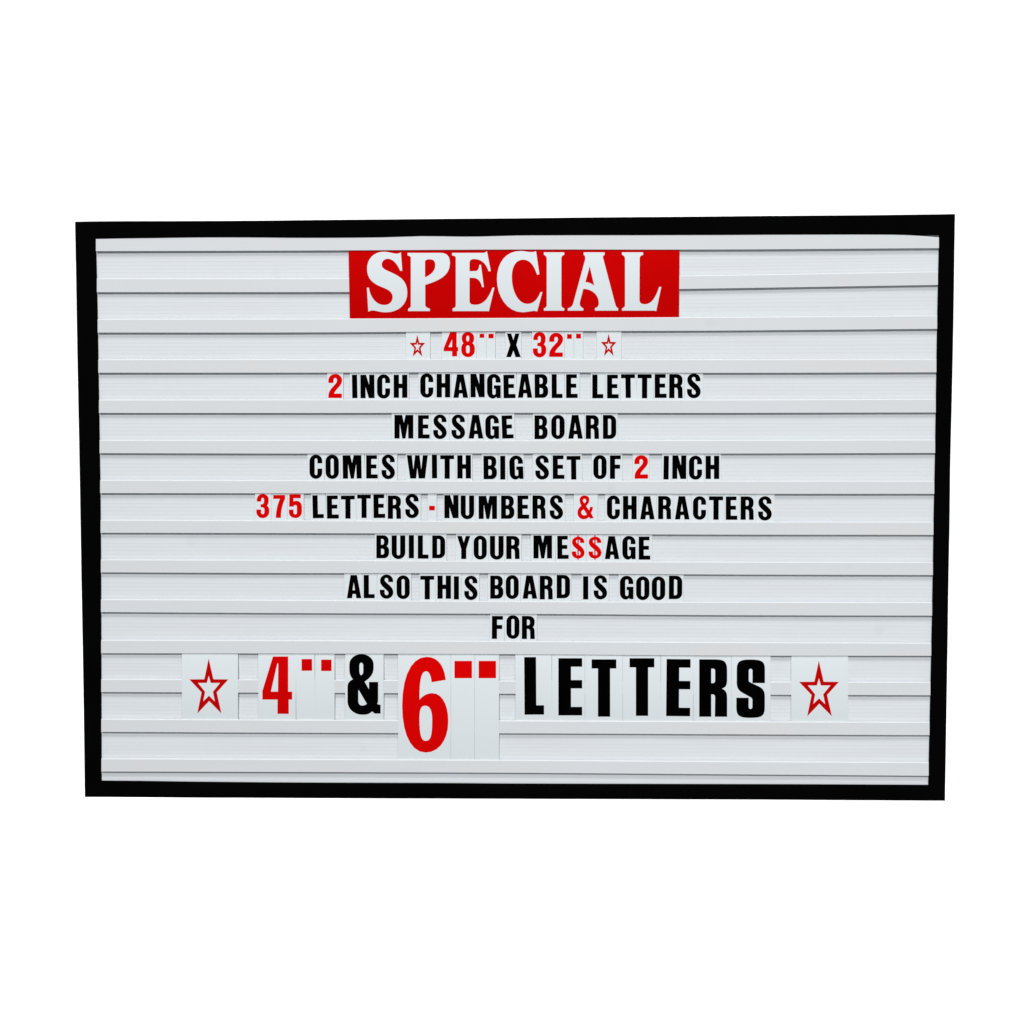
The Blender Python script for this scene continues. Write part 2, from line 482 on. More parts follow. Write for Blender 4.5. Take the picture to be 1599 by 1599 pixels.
G2['*'] = star(0.90)
G4 = {
 'L': 'M0 0 L0 100 L20.5 100 L20.5 16 L34 16 L34 0 Z',
 'E': 'M0 0 L0 100 L41.5 100 L41.5 85.3 L22 85.3 L22 61.7 L41.5 61.7 L41.5 47.3 L22 47.3 L22 14.7 L41.5 14.7 L41.5 0 Z',
 'T': 'M11 0 L11 84.3 L0 84.3 L0 100 L42.7 100 L42.7 84.3 L32 84.3 L32 0 Z',
 'R': 'M0 0 L0 100 L28 100 Q49 100 49 80 L49 65 C49 54 46 51 39.5 49 C46 46.5 49 43 49 33 L49 0 L27.5 0 L28 34 K28 39 24 39 '
      'L21 39 L21 0 Z M21 58.5 L21 84 L24.5 84 K28 84 28 80 L28 63 K28 58.5 24 58.5 Z',
 'S': 'M49.5 60 L49.5 84 Q49.5 101 24.5 101 Q0.5 101 0.5 84 L0.5 60 C0.5 50 5 46 12 42 L25 35 C27.5 33.5 28 32 28 28 '
      'L28 18 K28 14.5 24.5 14.5 K21.3 14.5 21.3 18 L21.3 34 L0 34 L0 17 Q0 -1 24.5 -1 Q49.5 -1 49.5 17 L49.5 36 '
      'C49.5 46 46 50 40 53.5 L24 61 C21.5 62.5 21.3 63 21.3 66 L21.3 81 K21.3 85 24.5 85 K28 85 28 81 L28 60 Z',
 '4': 'M18.5 100 L45 100 L45 38.6 L52 38.6 L52 25 L46 25 L46 0 L26.5 0 L26.5 25 L0 25 L0 40 Z '
      'M14.7 38.6 L27.3 38.6 L27.8 88 L26 88 Z',
 '&': 'M23 100 K43 100 43 83 L43 77 C43 66 36 60 28 54.5 L35.5 42 L35.5 54 L50.5 54 L50.5 26 C50.5 22 50 20 49 17.5 '
      'L54.5 16 L54.5 2 L45 2 L40.5 5.5 C36 1 31 0 24.5 0 K0 0 0 22 L0 46 C0 53 4 56 9 58.5 C5 63 3 68 3 75 L3 83 '
      'K3 100 23 100 Z M22.5 86 K26 86 26 81 L26 72 C26 69 25 66 22 65 C20 67 19.5 70 19.5 73 L19.5 81 K19.5 86 22.5 86 Z '
      'M18.5 41 L32 18 C30 16 27 15 24 15 K17.7 15 17.7 22 L17.7 40 Z',
 '6': 'M45.5 76 L30.8 73.5 C30 81 28 85 25 85 C20 85 18 77 18 55 C21 59 26 62 31.5 62 C42 62 48.2 49 48.2 33 '
      'C48.2 14 39 0 24.5 0 C9 0 0 20 0 49 C0 80 10 100 25.5 100 C37 100 44 91 45.5 76 Z '
      'M24 49 C29 49 31.4 44 31.4 34 C31.4 18 30 12 24.6 12 C20 12 18 18 18 36 C18 46 20 49 24 49 Z',
 '"': 'M3 0 K0 0 0 3 L0 97 K0 100 3 100 L97 100 K100 100 100 97 L100 3 K100 0 97 0 Z',
 '*': star(0.96),
}


def contours(path, seg=7):
    toks = path.replace('M', ' M ').replace('L', ' L ').replace('C', ' C ').replace('K', ' K ').replace('Q', ' Q ') \
        .replace('Z', ' Z ').split()
    out, cur, i, cmd = [], [], 0, None
    while i < len(toks):
        if toks[i] in 'MLCKQZ':
            cmd = toks[i]
            i += 1
            if cmd == 'Z':
                if (cur[0] - cur[-1]).length < 1e-6:
                    cur.pop()
                out.append(cur)
                cur = []
            continue
        n = {'M': 1, 'L': 1, 'C': 3, 'K': 2, 'Q': 2}[cmd]
        pts = [Vector((float(toks[i + 2 * k]), float(toks[i + 2 * k + 1]))) for k in range(n)]
        i += 2 * n
        if cmd in 'ML':
            cur.append(pts[0])
        else:
            p0 = cur[-1]
            if cmd == 'C':
                c1, c2, p3 = pts
            else:
                kk = 0.56 if cmd == 'K' else 0.80
                p3 = pts[1]
                c1 = p0.lerp(pts[0], kk)
                c2 = p3.lerp(pts[0], kk)
            for s in range(1, seg + 1):
                t = s / seg
                cur.append(p0 * (1 - t) ** 3 + c1 * 3 * t * (1 - t) ** 2 + c2 * 3 * t * t * (1 - t) + p3 * t ** 3)
    return out


def flat_bm(cs):
    """filled flat mesh of an outline with holes; verts carry photo px in x,y"""
    tris = tessellate_polygon([[Vector((p.x, p.y, 0)) for p in c] for c in cs])
    flat = [p for c in cs for p in c]
    bm = bmesh.new()
    vs = [bm.verts.new((p.x, p.y, 0)) for p in flat]
    for t in tris:
        try:
            bm.faces.new([vs[k] for k in t])
        except ValueError:
            pass
    return bm


def solid_from_flat(bm, zfun, thick, cuts):
    """lift a flat px mesh on to a (bowed) card: top face plus side walls"""
    for y in cuts:
        bmesh.ops.bisect_plane(bm, geom=bm.verts[:] + bm.edges[:] + bm.faces[:], plane_co=(0, y, 0),
                               plane_no=(0, 1, 0), dist=1e-5)
    bmesh.ops.remove_doubles(bm, verts=bm.verts, dist=1e-4)
    bm.verts.ensure_lookup_table()
    bm.verts.index_update()
    n = len(bm.verts)
    V = [at(v.co.x, v.co.y, zfun(v.co.y) + thick) for v in bm.verts]
    V += [p + Vector((0, (thick + 0.03) / 1000, 0)) for p in V]
    F = []
    for f in bm.faces:
        F.append(tuple(v.index for v in f.verts))
    for e in bm.edges:
        if len(e.link_faces) == 1:
            a, b = e.verts[0].index, e.verts[1].index
            F.append((a, b, b + n, a + n))
    bm.free()
    return V, F


def flat_normals(o):
    fix_normals(o)
    bm = bmesh.new()
    bm.from_mesh(o.data)
    # the large faces must look out of the board (towards -Y)
    s = sum(f.normal.y * f.calc_area() for f in bm.faces)
    if s > 0:
        bmesh.ops.reverse_faces(bm, faces=bm.faces)
    bm.to_mesh(o.data)
    bm.free()


# ------------------------------------------------------------------ letter cards
ROWW = {}


def make_card(name, xl, xr, r0, span, alt, rot, m):
    """a thin plastic card slid behind the lips of rail r0 (above) and rail r0+span (below)"""
    xm = (xl + xr) / 2
    y0 = rail_bot(r0, xm) - 2.1
    y1 = rail_top(r0 + span, xm) + 2.1
    bow = {1: 0.0, 2: 2.28, 3: 3.05}[span]
    z0 = (2.35 + 0.28 * (alt % 2) if span == 1 else 2.5 + 0.2 * (alt % 2)) + random.uniform(-.04, .04)
    zf = lambda y: z0 + bow * 4 * max(0, min(1, (y - y0) / (y1 - y0))) * (1 - max(0, min(1, (y - y0) / (y1 - y0))))
    ny = 1 if span == 1 else 24
    a = math.radians(rot)
    ca, sa = math.cos(a), math.sin(a)
    ym = (y0 + y1) / 2

    def rt(x, y):                       # counter-clockwise as seen, px y is down
        dx, dy = x - xm, y - ym
        return xm + dx * ca + dy * sa, ym - dx * sa + dy * ca
    g = 0.12
    V, F = [], []
    th = 0.22
    for k in range(ny + 1):
        y = y0 + (y1 - y0) * k / ny
        for (x, dz) in ((xl + g, th), (xr - g, th), (xr - g, 0), (xl + g, 0)):
            X, Y = rt(x, y)
            V.append(at(X, Y, zf(y) + th) + Vector((0, (th - dz) / 1000, 0)))
    for k in range(ny):
        for j in range(4):
            q = (j + 1) % 4
            F.append((k * 4 + j, k * 4 + q, k * 4 + 4 + q, k * 4 + 4 + j))
    F += [(0, 1, 2, 3), (ny * 4 + 3, ny * 4 + 2, ny * 4 + 1, ny * 4)]
    o = mesh_obj(name, V, F, m, at(xm, y1, z0))
    fix_normals(o)
    if ny > 1:
        for p in o.data.polygons:
            p.use_smooth = False
    return o, (lambda y: zf(y) + th), rt, [y0 + (y1 - y0) * k / ny for k in range(1, ny)] if ny > 1 else []


def spread(c, d, hole):
    """ink spread: move an outline outwards (a hole inwards) by d px"""
    if d == 0:
        return c
    n = len(c)
    area2 = sum(c[i].x * c[(i + 1) % n].y - c[(i + 1) % n].x * c[i].y for i in range(n))
    sg = (1 if area2 > 0 else -1) * (-1 if hole else 1)
    res = []
    for i in range(n):
        a, b, e = c[i - 1], c[i], c[(i + 1) % n]
        u, v = (b - a), (e - b)
        if u.length < 1e-6 or v.length < 1e-6:
            res.append(b)
            continue
        u.normalize()
        v.normalize()
        n1, n2 = Vector((u.y, -u.x)), Vector((v.y, -v.x))
        m = n1 + n2
        k = max(0.45, m.dot(n1)) if m.length > 1e-6 else 1
        res.append(b + m * (sg * d / k) if m.length > 1e-6 else b)
    return res


def add_glyph(card, zf, rt, cuts, path, ref, gx0, gx1, yt, yb, m, name='letter', thick=0.10, grow=0.0):
    cs = contours(path)
    if ref == 'box':
        xs = [p.x for c in cs for p in c]
        ys = [p.y for c in cs for p in c]
        bx0, bx1, by0, by1 = min(xs), max(xs), min(ys), max(ys)
    else:
        xs = [p.x for c in cs for p in c]
        bx0, bx1, by0, by1 = min(xs), max(xs), 0, 100
        if isinstance(ref, tuple):
            bx0, bx1, by0, by1 = ref
    out = []
    for c in cs:
        cc = []
        for p in c:
            X = gx0 + (p.x - bx0) / (bx1 - bx0) * (gx1 - gx0)
            Y = yb - (p.y - by0) / (by1 - by0) * (yb - yt)
            cc.append(Vector(rt(X, Y)))
        out.append(spread(cc, grow, len(out) > 0))
    V, F = solid_from_flat(flat_bm(out), zf, thick, cuts)
    c = sum(V, Vector()) / len(V)
    o = mesh_obj(name, V, F, m, c, card)
    flat_normals(o)
    return o


ORD = ['first', 'second', 'third', 'fourth', 'fifth', 'sixth', 'seventh', 'eighth', 'ninth', 'tenth']
# rows: (rail above, description, words); a word is a list of
# (character, card left, card right, glyph left, glyph right, glyph top, glyph base, tilt, colour)
K, R = 'black', 'red'
ROWS = [
 (2, 'the top card row', [
  ('*', [('*', 633.7, 671.9, 640, 663.4, 522.9, 556.3, 0, R)]),
  ('48"', [('4', 690, 718, 692.9, 715.3, 518.6, 556.3, 0, R), ('8', 718, 744.4, 720.4, 741.3, 518.5, 557.5, 0, R),
           ('"', 744.4, 759.4, 749.1, 756, 521, 527.1, 0, R), ('"', 759.4, 773.5, 762.9, 770.6, 521, 527.8, 0, R)]),
  ('X', [('X', 789, 814.2, 790.6, 813.1, 521, 557.5, 0, K)]),
  ('32"', [('3', 830.6, 855.6, 832.2, 852.9, 518.5, 557.9, 0, R), ('2', 855.6, 881.6, 857.7, 879.1, 519.8, 557.1, 0, R),
           ('"', 881.6, 896.2, 885.6, 892.7, 521.5, 528.7, 0, R), ('"', 896.2, 910.6, 899.7, 906.9, 521, 528.1, 0, R)]),
  ('*', [('*', 931.6, 970.4, 938.7, 962.1, 521.2, 555.4, 0, R)])]),
 (3, 'the CHANGEABLE LETTERS row', [
  ('2', [('2', 510.6, 536.2, 512.9, 534, 584, 621.3, 0, R)]),
  ('INCH', [('I', 546.3, 561, 549.9, 557.8, 585.3, 621.6, 1, K), ('N', 561, 587.2, 562.9, 584.6, 585.3, 621.6, .5, K),
            ('C', 587.2, 612, 588.9, 609.1, 585.3, 621.7, 0, K), ('H', 612, 638.6, 614.8, 636, 585.3, 621, 0, K)]),
  ('CHANGEABLE', [('C', 653.3, 679.8, 656.3, 676.5, 583.7, 620.3, 0, K), ('H', 679.8, 705, 681.9, 702.9, 584, 620.4, 0, K),
            ('A', 705, 733, 708.1, 730.8, 584.8, 621, 0, K), ('N', 733, 758.4, 734.8, 756.6, 583.8, 620.2, .5, K),
            ('G', 758.4, 783, 760.6, 781.7, 584.6, 621.5, 0, K), ('E', 783, 806.5, 786.3, 804.6, 585.3, 621.6, .8, K),
            ('A', 806.5, 832.5, 808.8, 831, 584.1, 620.9, 0, K), ('B', 832.5, 858.5, 835, 855.8, 584.4, 621.1, .4, K),
            ('L', 858.5, 881.4, 861.5, 878.1, 584.4, 621.4, .3, K), ('E', 881.4, 905.3, 884.1, 901.9, 584.6, 621.3, 0, K)]),
  ('LETTERS', [('L', 922.2, 945, 925, 941.9, 585, 621.8, 0, K), ('E', 945, 968.3, 948.1, 966, 585.2, 621.9, 0, K),
            ('T', 968.3, 993.5, 970, 991.6, 584.5, 621.2, .8, K), ('T', 993.5, 1020, 995.6, 1017.5, 584.5, 621.8, -.2, K),
            ('E', 1020, 1042.8, 1022.5, 1040.7, 584.3, 621.2, .3, K), ('R', 1042.8, 1068.8, 1045.1, 1066, 584.3, 621.6, -.2, K),
            ('S', 1068.8, 1097.8, 1072.9, 1094, 584, 621, 0, K)])]),
 (4, 'the MESSAGE BOARD row', [
  ('MESSAGE', [('M', 611.3, 649.6, 616, 645.3, 648.1, 684.6, 0, K), ('E', 649.6, 672.8, 652.8, 670.8, 648.5, 684.6, 0, K),
            ('S', 672.8, 701.5, 676.6, 697.4, 648, 684.8, 0, K), ('S', 701.5, 730.6, 705.1, 726.1, 648, 684.8, 0, K),
            ('A', 730.6, 755.4, 731.9, 754.6, 648, 684.6, 0, K), ('G', 755.4, 780.8, 757.9, 779.1, 648.6, 685, .4, K),
            ('E', 780.8, 804, 783.8, 801.4, 648.8, 684.6, 1.8, K)]),
  ('BOARD', [('B', 831.9, 858.5, 834.8, 855, 648.8, 685.6, 0, K), ('O', 858.5, 884, 860.9, 881.6, 648.5, 685, 0, K),
            ('A', 884, 912.6, 887.5, 909.9, 648.2, 684.8, 0, K), ('R', 912.6, 938.6, 914.8, 935.3, 648.4, 685.2, 0, K),
            ('D', 938.6, 964.8, 941.6, 962.1, 648.2, 685.2, 0, K)])]),
 (5, 'the BIG SET row', [
  ('COMES', [('C', 480, 506.6, 483.4, 503.1, 710.5, 747, 0, K), ('O', 506.6, 531.6, 508.5, 529, 710.6, 747.2, .5, K),
            ('M', 531.6, 569.4, 535.3, 564.4, 711, 747.2, .9, K), ('E', 569.4, 591.2, 571.9, 589.8, 711, 747, 0, K),
            ('S', 591.2, 620.6, 595.9, 616.6, 710.5, 747.4, 0, K)]),
  ('WITH', [('W', 633, 671.5, 635.4, 667.9, 711, 747, 0, K), ('I', 671.5, 685.4, 674.5, 682.4, 710.1, 746.8, .4, K),
            ('T', 685.4, 712, 687.5, 709, 711, 747.4, 0, K), ('H', 712, 737.8, 714.2, 735.3, 711, 747, .3, K)]),
  ('BIG', [('B', 751.9, 779, 755.1, 775.8, 711.9, 748.1, .5, K), ('I', 779, 792.2, 781.2, 788.9, 711.9, 748.7, .3, K),
            ('G', 792.2, 818.6, 795.6, 816.8, 712, 748, 1.8, K)]),
  ('SET', [('S', 831.9, 861, 836, 857.1, 711.6, 748, .3, K), ('E', 861, 883.7, 863.2, 881.2, 711.3, 747.7, .2, K),
            ('T', 883.7, 909, 885, 906.5, 712.1, 748.6, .6, K)]),
  ('OF', [('O', 924, 949.6, 926.6, 947.1, 711.3, 747.5, 0, K), ('F', 949.6, 971.9, 952.5, 969.3, 711.3, 747.6, 0, K)]),
  ('2', [('2', 987.9, 1014, 990.9, 1011.9, 711, 747.3, .8, R)]),
  ('INCH', [('I', 1033.5, 1048, 1036.3, 1044.2, 711.9, 748.5, -.9, K), ('N', 1048, 1073.7, 1049.9, 1071.5, 711.3, 747.7, -.5, K),
            ('C', 1073.7, 1099.8, 1075.9, 1096.2, 712.2, 748.3, 0, K), ('H', 1099.8, 1126, 1101.9, 1123, 711.9, 747.8, 0, K)])]),
 (6, 'the NUMBERS & CHARACTERS row', [
  ('375', [('3', 398, 423.6, 400.4, 420.4, 771.3, 808.9, 0, R), ('7', 423.6, 448.8, 426.7, 445, 773.1, 808.5, 0, R),
            ('5', 448.8, 474.5, 451.3, 471.3, 771.9, 808.8, 0, R)]),
  ('LETTERS', [('L', 485.4, 508.8, 488.2, 505.2, 773.5, 809, 1.3, K), ('E', 508.8, 530.7, 510.6, 528.8, 773.9, 809.6, .7, K),
            ('T', 530.7, 556, 532.5, 554, 774, 809.7, .3, K), ('T', 556, 581.2, 557.9, 579, 772.5, 808.7, .3, K),
            ('E', 581.2, 604, 583.3, 601.2, 772.2, 808.7, .6, K), ('R', 604, 629.3, 605.7, 626.2, 774, 810, -.2, K),
            ('S', 629.3, 657.2, 632.9, 653.9, 772, 808.3, .2, K)]),
  ('-', [('-', 667.8, 682.1, 670, 679, 789.8, 796.9, 0, R)]),
  ('NUMBERS', [('N', 692.5, 717.3, 694, 715.9, 773.2, 809, .2, K), ('U', 717.3, 742.5, 719.4, 740.3, 773.9, 810, 0, K),
            ('M', 742.5, 780, 747.5, 776, 774.5, 810.2, 0, K), ('B', 780, 806, 782.5, 803.1, 774, 809.9, 0, K),
            ('E', 806, 828.6, 808.1, 826.2, 773.9, 809.9, .2, K), ('R', 828.6, 854.4, 831.5, 851.9, 773.9, 809.9, 0, K),
            ('S', 854.4, 882.3, 858.4, 879.1, 773.8, 810.2, 0, K)]),
  ('&', [('&', 895.9, 933.6, 901.9, 926.9, 773.8, 810.6, 0, R)]),
  ('CHARACTERS', [('C', 944.4, 970.6, 947.8, 967.9, 774.4, 810.4, 0, K), ('H', 970.6, 997.4, 972.9, 994.1, 774.6, 810.7, 0, K),
            ('A', 997.4, 1025.5, 999.8, 1022.1, 775, 810.9, 0, K), ('R', 1025.5, 1051, 1027.8, 1047.9, 774.7, 810.6, -.2, K),
            ('A', 1051, 1079.3, 1054.1, 1076.6, 775, 810.9, 0, K), ('C', 1079.3, 1105.5, 1082.2, 1102.4, 775.5, 811, -.4, K),
            ('T', 1105.5, 1131.2, 1107.2, 1129, 775.2, 811.4, -.3, K), ('E', 1131.2, 1154.5, 1133.5, 1151.2, 775.4, 811.5, 0, K),
            ('R', 1154.5, 1180.3, 1156.6, 1176.9, 775.4, 811.5, -.3, K), ('S', 1180.3, 1209.5, 1184, 1205, 775.6, 812, -.2, K)])]),
 (7, 'the BUILD YOUR row', [
  ('BUILD', [('B', 585, 609.8, 587.8, 607.5, 836, 871.6, 0, K), ('U', 609.8, 637, 611.6, 632.8, 836.2, 872.2, 0, K),
            ('I', 637, 649.7, 638.4, 646.3, 835.8, 871.6, 0, K), ('L', 649.7, 672.8, 652.5, 669, 836.3, 872.2, 0, K),
            ('D', 672.8, 697.5, 675, 695, 836.3, 871.6, 0, K)]),
  ('YOUR', [('Y', 711.9, 737.3, 714, 734.1, 837.1, 872.8, 0, K), ('O', 737.3, 762.4, 739.7, 760, 837, 873.1, 0, K),
            ('U', 762.4, 788.6, 765.1, 786.3, 837, 873.1, 0, K), ('R', 788.6, 814.5, 790.6, 811.3, 837, 872.8, 0, K)]),
  ('MESSAGE', [('M', 829, 867.4, 833.1, 861.9, 836.3, 871.9, 0, K), ('E', 867.4, 890.3, 870.4, 887.8, 836.8, 872.6, .5, K),
            ('$', 890.3, 915.4, 892.8, 912.8, 834.8, 874.7, 0, R), ('$', 915.4, 941.4, 919, 939.2, 834.8, 874.7, 0, R),
            ('A', 941.4, 969.3, 944.6, 966.9, 837.4, 872.9, 0, K), ('G', 969.3, 994.8, 971.9, 992.4, 837.5, 873, 0, K),
            ('E', 994.8, 1018.4, 997.5, 1015.3, 838.1, 873.8, 0, K)])]),
 (8, 'the ALSO THIS BOARD row', [
  ('ALSO', [('A', 537.5, 565.6, 541.9, 564, 898.1, 934, 0, K), ('L', 565.6, 588.8, 568, 584.9, 898.1, 934, .2, K),
            ('S', 588.8, 616.6, 593.2, 614, 897.8, 934.1, 0, K), ('O', 616.6, 642.4, 619.4, 639.7, 899.1, 934.8, .3, K)]),
  ('THIS', [('T', 655, 680.4, 656.4, 677.9, 899.2, 935.8, 0, K), ('H', 680.4, 706, 683.2, 704.1, 899, 934.8, 0, K),
            ('I', 706, 720.4, 708.8, 716.5, 900, 935.9, 0, K), ('S', 720.4, 748.7, 725.1, 745.7, 899.6, 936.2, -.2, K)]),
  ('BOARD', [('B', 761.9, 787.5, 765.6, 785.9, 899, 934.7, 0, K), ('O', 787.5, 812.8, 789.8, 809.9, 898.7, 934.7, 0, K),
            ('A', 812.8, 841, 816.3, 838.7, 899, 934.7, 0, K), ('R', 841, 866.4, 842.9, 863.1, 899.2, 935.8, 0, K),
            ('D', 866.4, 892, 869.4, 890, 897.9, 934.1, 0, K)]),
  ('IS', [('I', 907.9, 922.5, 910.6, 918.5, 900, 935.9, 0, K), ('S', 922.5, 951, 927.2, 947.9, 898.9, 935.2, -.2, K)]),
  ('GOOD', [('G', 965.6, 990.7, 968.1, 989, 899.8, 935.4, 0, K), ('O', 990.7, 1016.6, 993.4, 1014, 900.6, 936.4, 0, K),
            ('O', 1016.6, 1041.5, 1017.9, 1038.7, 900.8, 936.6, -.2, K), ('D', 1041.5, 1067.4, 1044.6, 1065.2, 899.1, 935.4, -.3, K)])]),
 (9, 'the FOR row', [
  ('FOR', [('F', 765, 787.6, 768.2, 785.2, 962, 997.5, -.4, K), ('O', 787.6, 813.1, 790.9, 811, 961.3, 996.9, 0, K),
            ('R', 813.1, 838.7, 815, 835, 962, 997.7, 0, K)])]),
 (10, 'the bottom row', [
  ('*', [('*', 283.9, 371.8, 295.8, 356.3, 1028.4, 1114, 0, R)]),
  ('4"', [('4', 403.2, 462.1, 409.8, 456.1, 1025.2, 1114.6, 0, R), ('"', 462.1, 491.8, 471.2, 487.6, 1029.1, 1047.4, .5, R),
          ('"', 491.8, 522.6, 501.4, 517.7, 1030, 1047.8, 0, R)]),
  ('&', [('&', 538.8, 599.2, 542.7, 594.2, 1021.5, 1116, 0, K)]),
  ('6"', [('6', 621.5, 704, 628, 700, 1025.7, 1175, 0, R), ('"', 704, 741, 709.6, 737, 1032, 1059, 0, R),
          ('"', 741, 779.4, 747.4, 774.6, 1032, 1059, 0, R)]),
  ('LETTERS', [('L', 804.9, 861.8, 818.9, 849.3, 1026.1, 1115.8, .35, K), ('E', 861.8, 913.3, 872, 909, 1027.9, 1117, 0, K),
          ('T', 913.3, 972.4, 923.9, 962.3, 1029.7, 1119, 0, K), ('T', 972.4, 1031.6, 983.1, 1021.7, 1027.9, 1117.7, 0, K),
          ('E', 1031.6, 1082.7, 1040.6, 1077.9, 1029.3, 1118.2, -.5, K), ('R', 1082.7, 1142, 1091.9, 1135.4, 1029.7, 1119.1, 0, K),
          ('S', 1142, 1203.2, 1150, 1194.3, 1030.8, 1120, -.2, K)]),
  ('*', [('*', 1235.5, 1324.3, 1247.9, 1309.8, 1032, 1118.3, 0, R)])]),
]

CAT = {'*': 'star card', '"': 'symbol card', '&': 'symbol card', '$': 'symbol card', '-': 'symbol card'}
for (ri, rowname, words) in ROWS:
    big = ri == 10
    alt = 0
    for wi, (word, cards) in enumerate(words):
        for ci, (ch, xl, xr, gx0, gx1, yt, yb, rot, colr) in enumerate(cards):
            alt += 1
            six = big and word == '6"'
            span = 3 if six else (2 if big else 1)
            kind = 'digit' if ch.isdigit() else ('letter' if ch.isalpha() else 'symbol')
            name = {'digit': 'number_card', 'letter': 'letter_card', 'symbol': 'symbol_card'}[kind]
            if ch == '"' and not big:
                gx0, gx1, yt, yb = gx0 - .25, gx1 + .25, yt + .15, yb + .4
            if ch == '*':
                name = 'star_card'
            if ch in '"' and len(ch) == 1:
                name = 'inch_mark_card'
            card, zf, rt, cuts = make_card(name, xl, xr, ri, span, alt, rot, M_CARD_BIG if big else M_CARD)
            gl = (G4 if big else G2)[ch]
            box = not ch.isalpha()
            ref = 'box' if box else 'cap'
            if ch == '$':
                ref = (0, 57, -6.5, 101)
            m = M_BLACK
            if colr == R:
                m = M_RED_STAR if ch == '*' else (M_RED_DEEP if (big and not six) else M_RED)
            pn = {'digit': 'digit', 'letter': 'letter', 'symbol': 'symbol'}[kind]
            if ch == '*':
                pn = 'star'
            if ch == '"':
                pn = 'inch_mark'
            add_glyph(card, zf, rt, cuts, gl, ref, gx0, gx1, yt, yb, m, pn,
                      grow=0.0 if ch in '"-$' else ((0.10 if big else 0.30) if ch == '*' else (0.10 if big else 0.17)))
            if ch == '$':
                add_glyph(card, zf, rt, cuts, G2['$bar'], (25.3, 31.1, -6.5, 101), gx0 + (gx1 - gx0) * 25.3 / 57,
                          gx0 + (gx1 - gx0) * 31.1 / 57, yt, yb, m, 'vertical_bar', 0.16)
            card['category'] = CAT.get(ch, 'number card' if kind == 'digit' else 'letter card')
            card['group'] = ('six inch cards in the bottom row' if six else
                             'four inch cards in the bottom row' if big else 'small changeable cards on the board')
            # labels
            size = 'large ' if big else ''
            if ch == '*':
                side = 'left' if wi == 0 else 'right'
                where = 'bottom row' if big else 'row under the SPECIAL banner'
                nb = {(True, 0): 'before the red 4', (True, 5): 'after the big word LETTERS',
                      (False, 0): 'before 48', (False, 4): 'after 32'}[(big, wi)]
                lab = f'{"large" if big else "small"} card with red outlined star {nb}, {where}'
            elif ch == '"':
                k = 'first' if ci == len(cards) - 2 else 'second'
                d = {'48"': f'small card with red inch mark, {k} of two just left of the X',
                     '32"': f'small card with red inch mark, {k} of two right of the X row digits',
                     '4"': f'large card with red square inch mark, {k} of two before the black ampersand',
                     '6"': f'very tall card with red square inch mark, {k} of two after the big six'}[word]
                lab = d
            elif ch == '$':
                k = 'first' if ci == 2 else 'second'
                lab = f'card with red dollar sign, {k} of two replacing the SS in MESSAGE'
            elif ch == '&':
                lab = ('large card with heavy black ampersand between red 4 and red 6' if big
                       else 'small card with red ampersand between NUMBERS and CHARACTERS')
            elif ch == '-':
                lab = 'narrow card with red dash between LETTERS and NUMBERS'
            elif word == 'X':
                lab = 'small card with black letter X between 48 and 32'
            elif word == '2':
                lab = ('small card with red digit two starting the CHANGEABLE LETTERS row' if ri == 3
                       else 'small card with red digit two between OF and INCH')
            elif kind == 'digit':
                if big:
                    lab = ('very tall card with red digit 6 beside the ampersand' if six
                           else 'large card with red digit 4 in the bottom row')
                elif word == '375':
                    lab = {'3': 'small card with red digit three at the start of its row',
                           '7': 'small card with red digit seven between the three and the five',
                           '5': 'small card with red digit five just before the word LETTERS'}[ch]
                else:
                    lab = {('4', 0): 'small card with red digit four beside the left small star',
                           ('8', 1): 'small card with red digit eight left of the two small inch marks',
                           ('3', 0): 'small card with red digit three just right of the black X',
                           ('2', 1): 'small card with red digit two closely following the three near X'}[(ch, ci)]
            elif word == 'MESSAGE' and ri == 7:
                lab = f'card with black letter {ch}, {ORD[ci]} place in MESSAGE spelled with dollar signs'
            else:
                lab = f'{size}card with black letter {ch}, {ORD[ci]} letter of {word} in {rowname}'
            card['label'] = lab

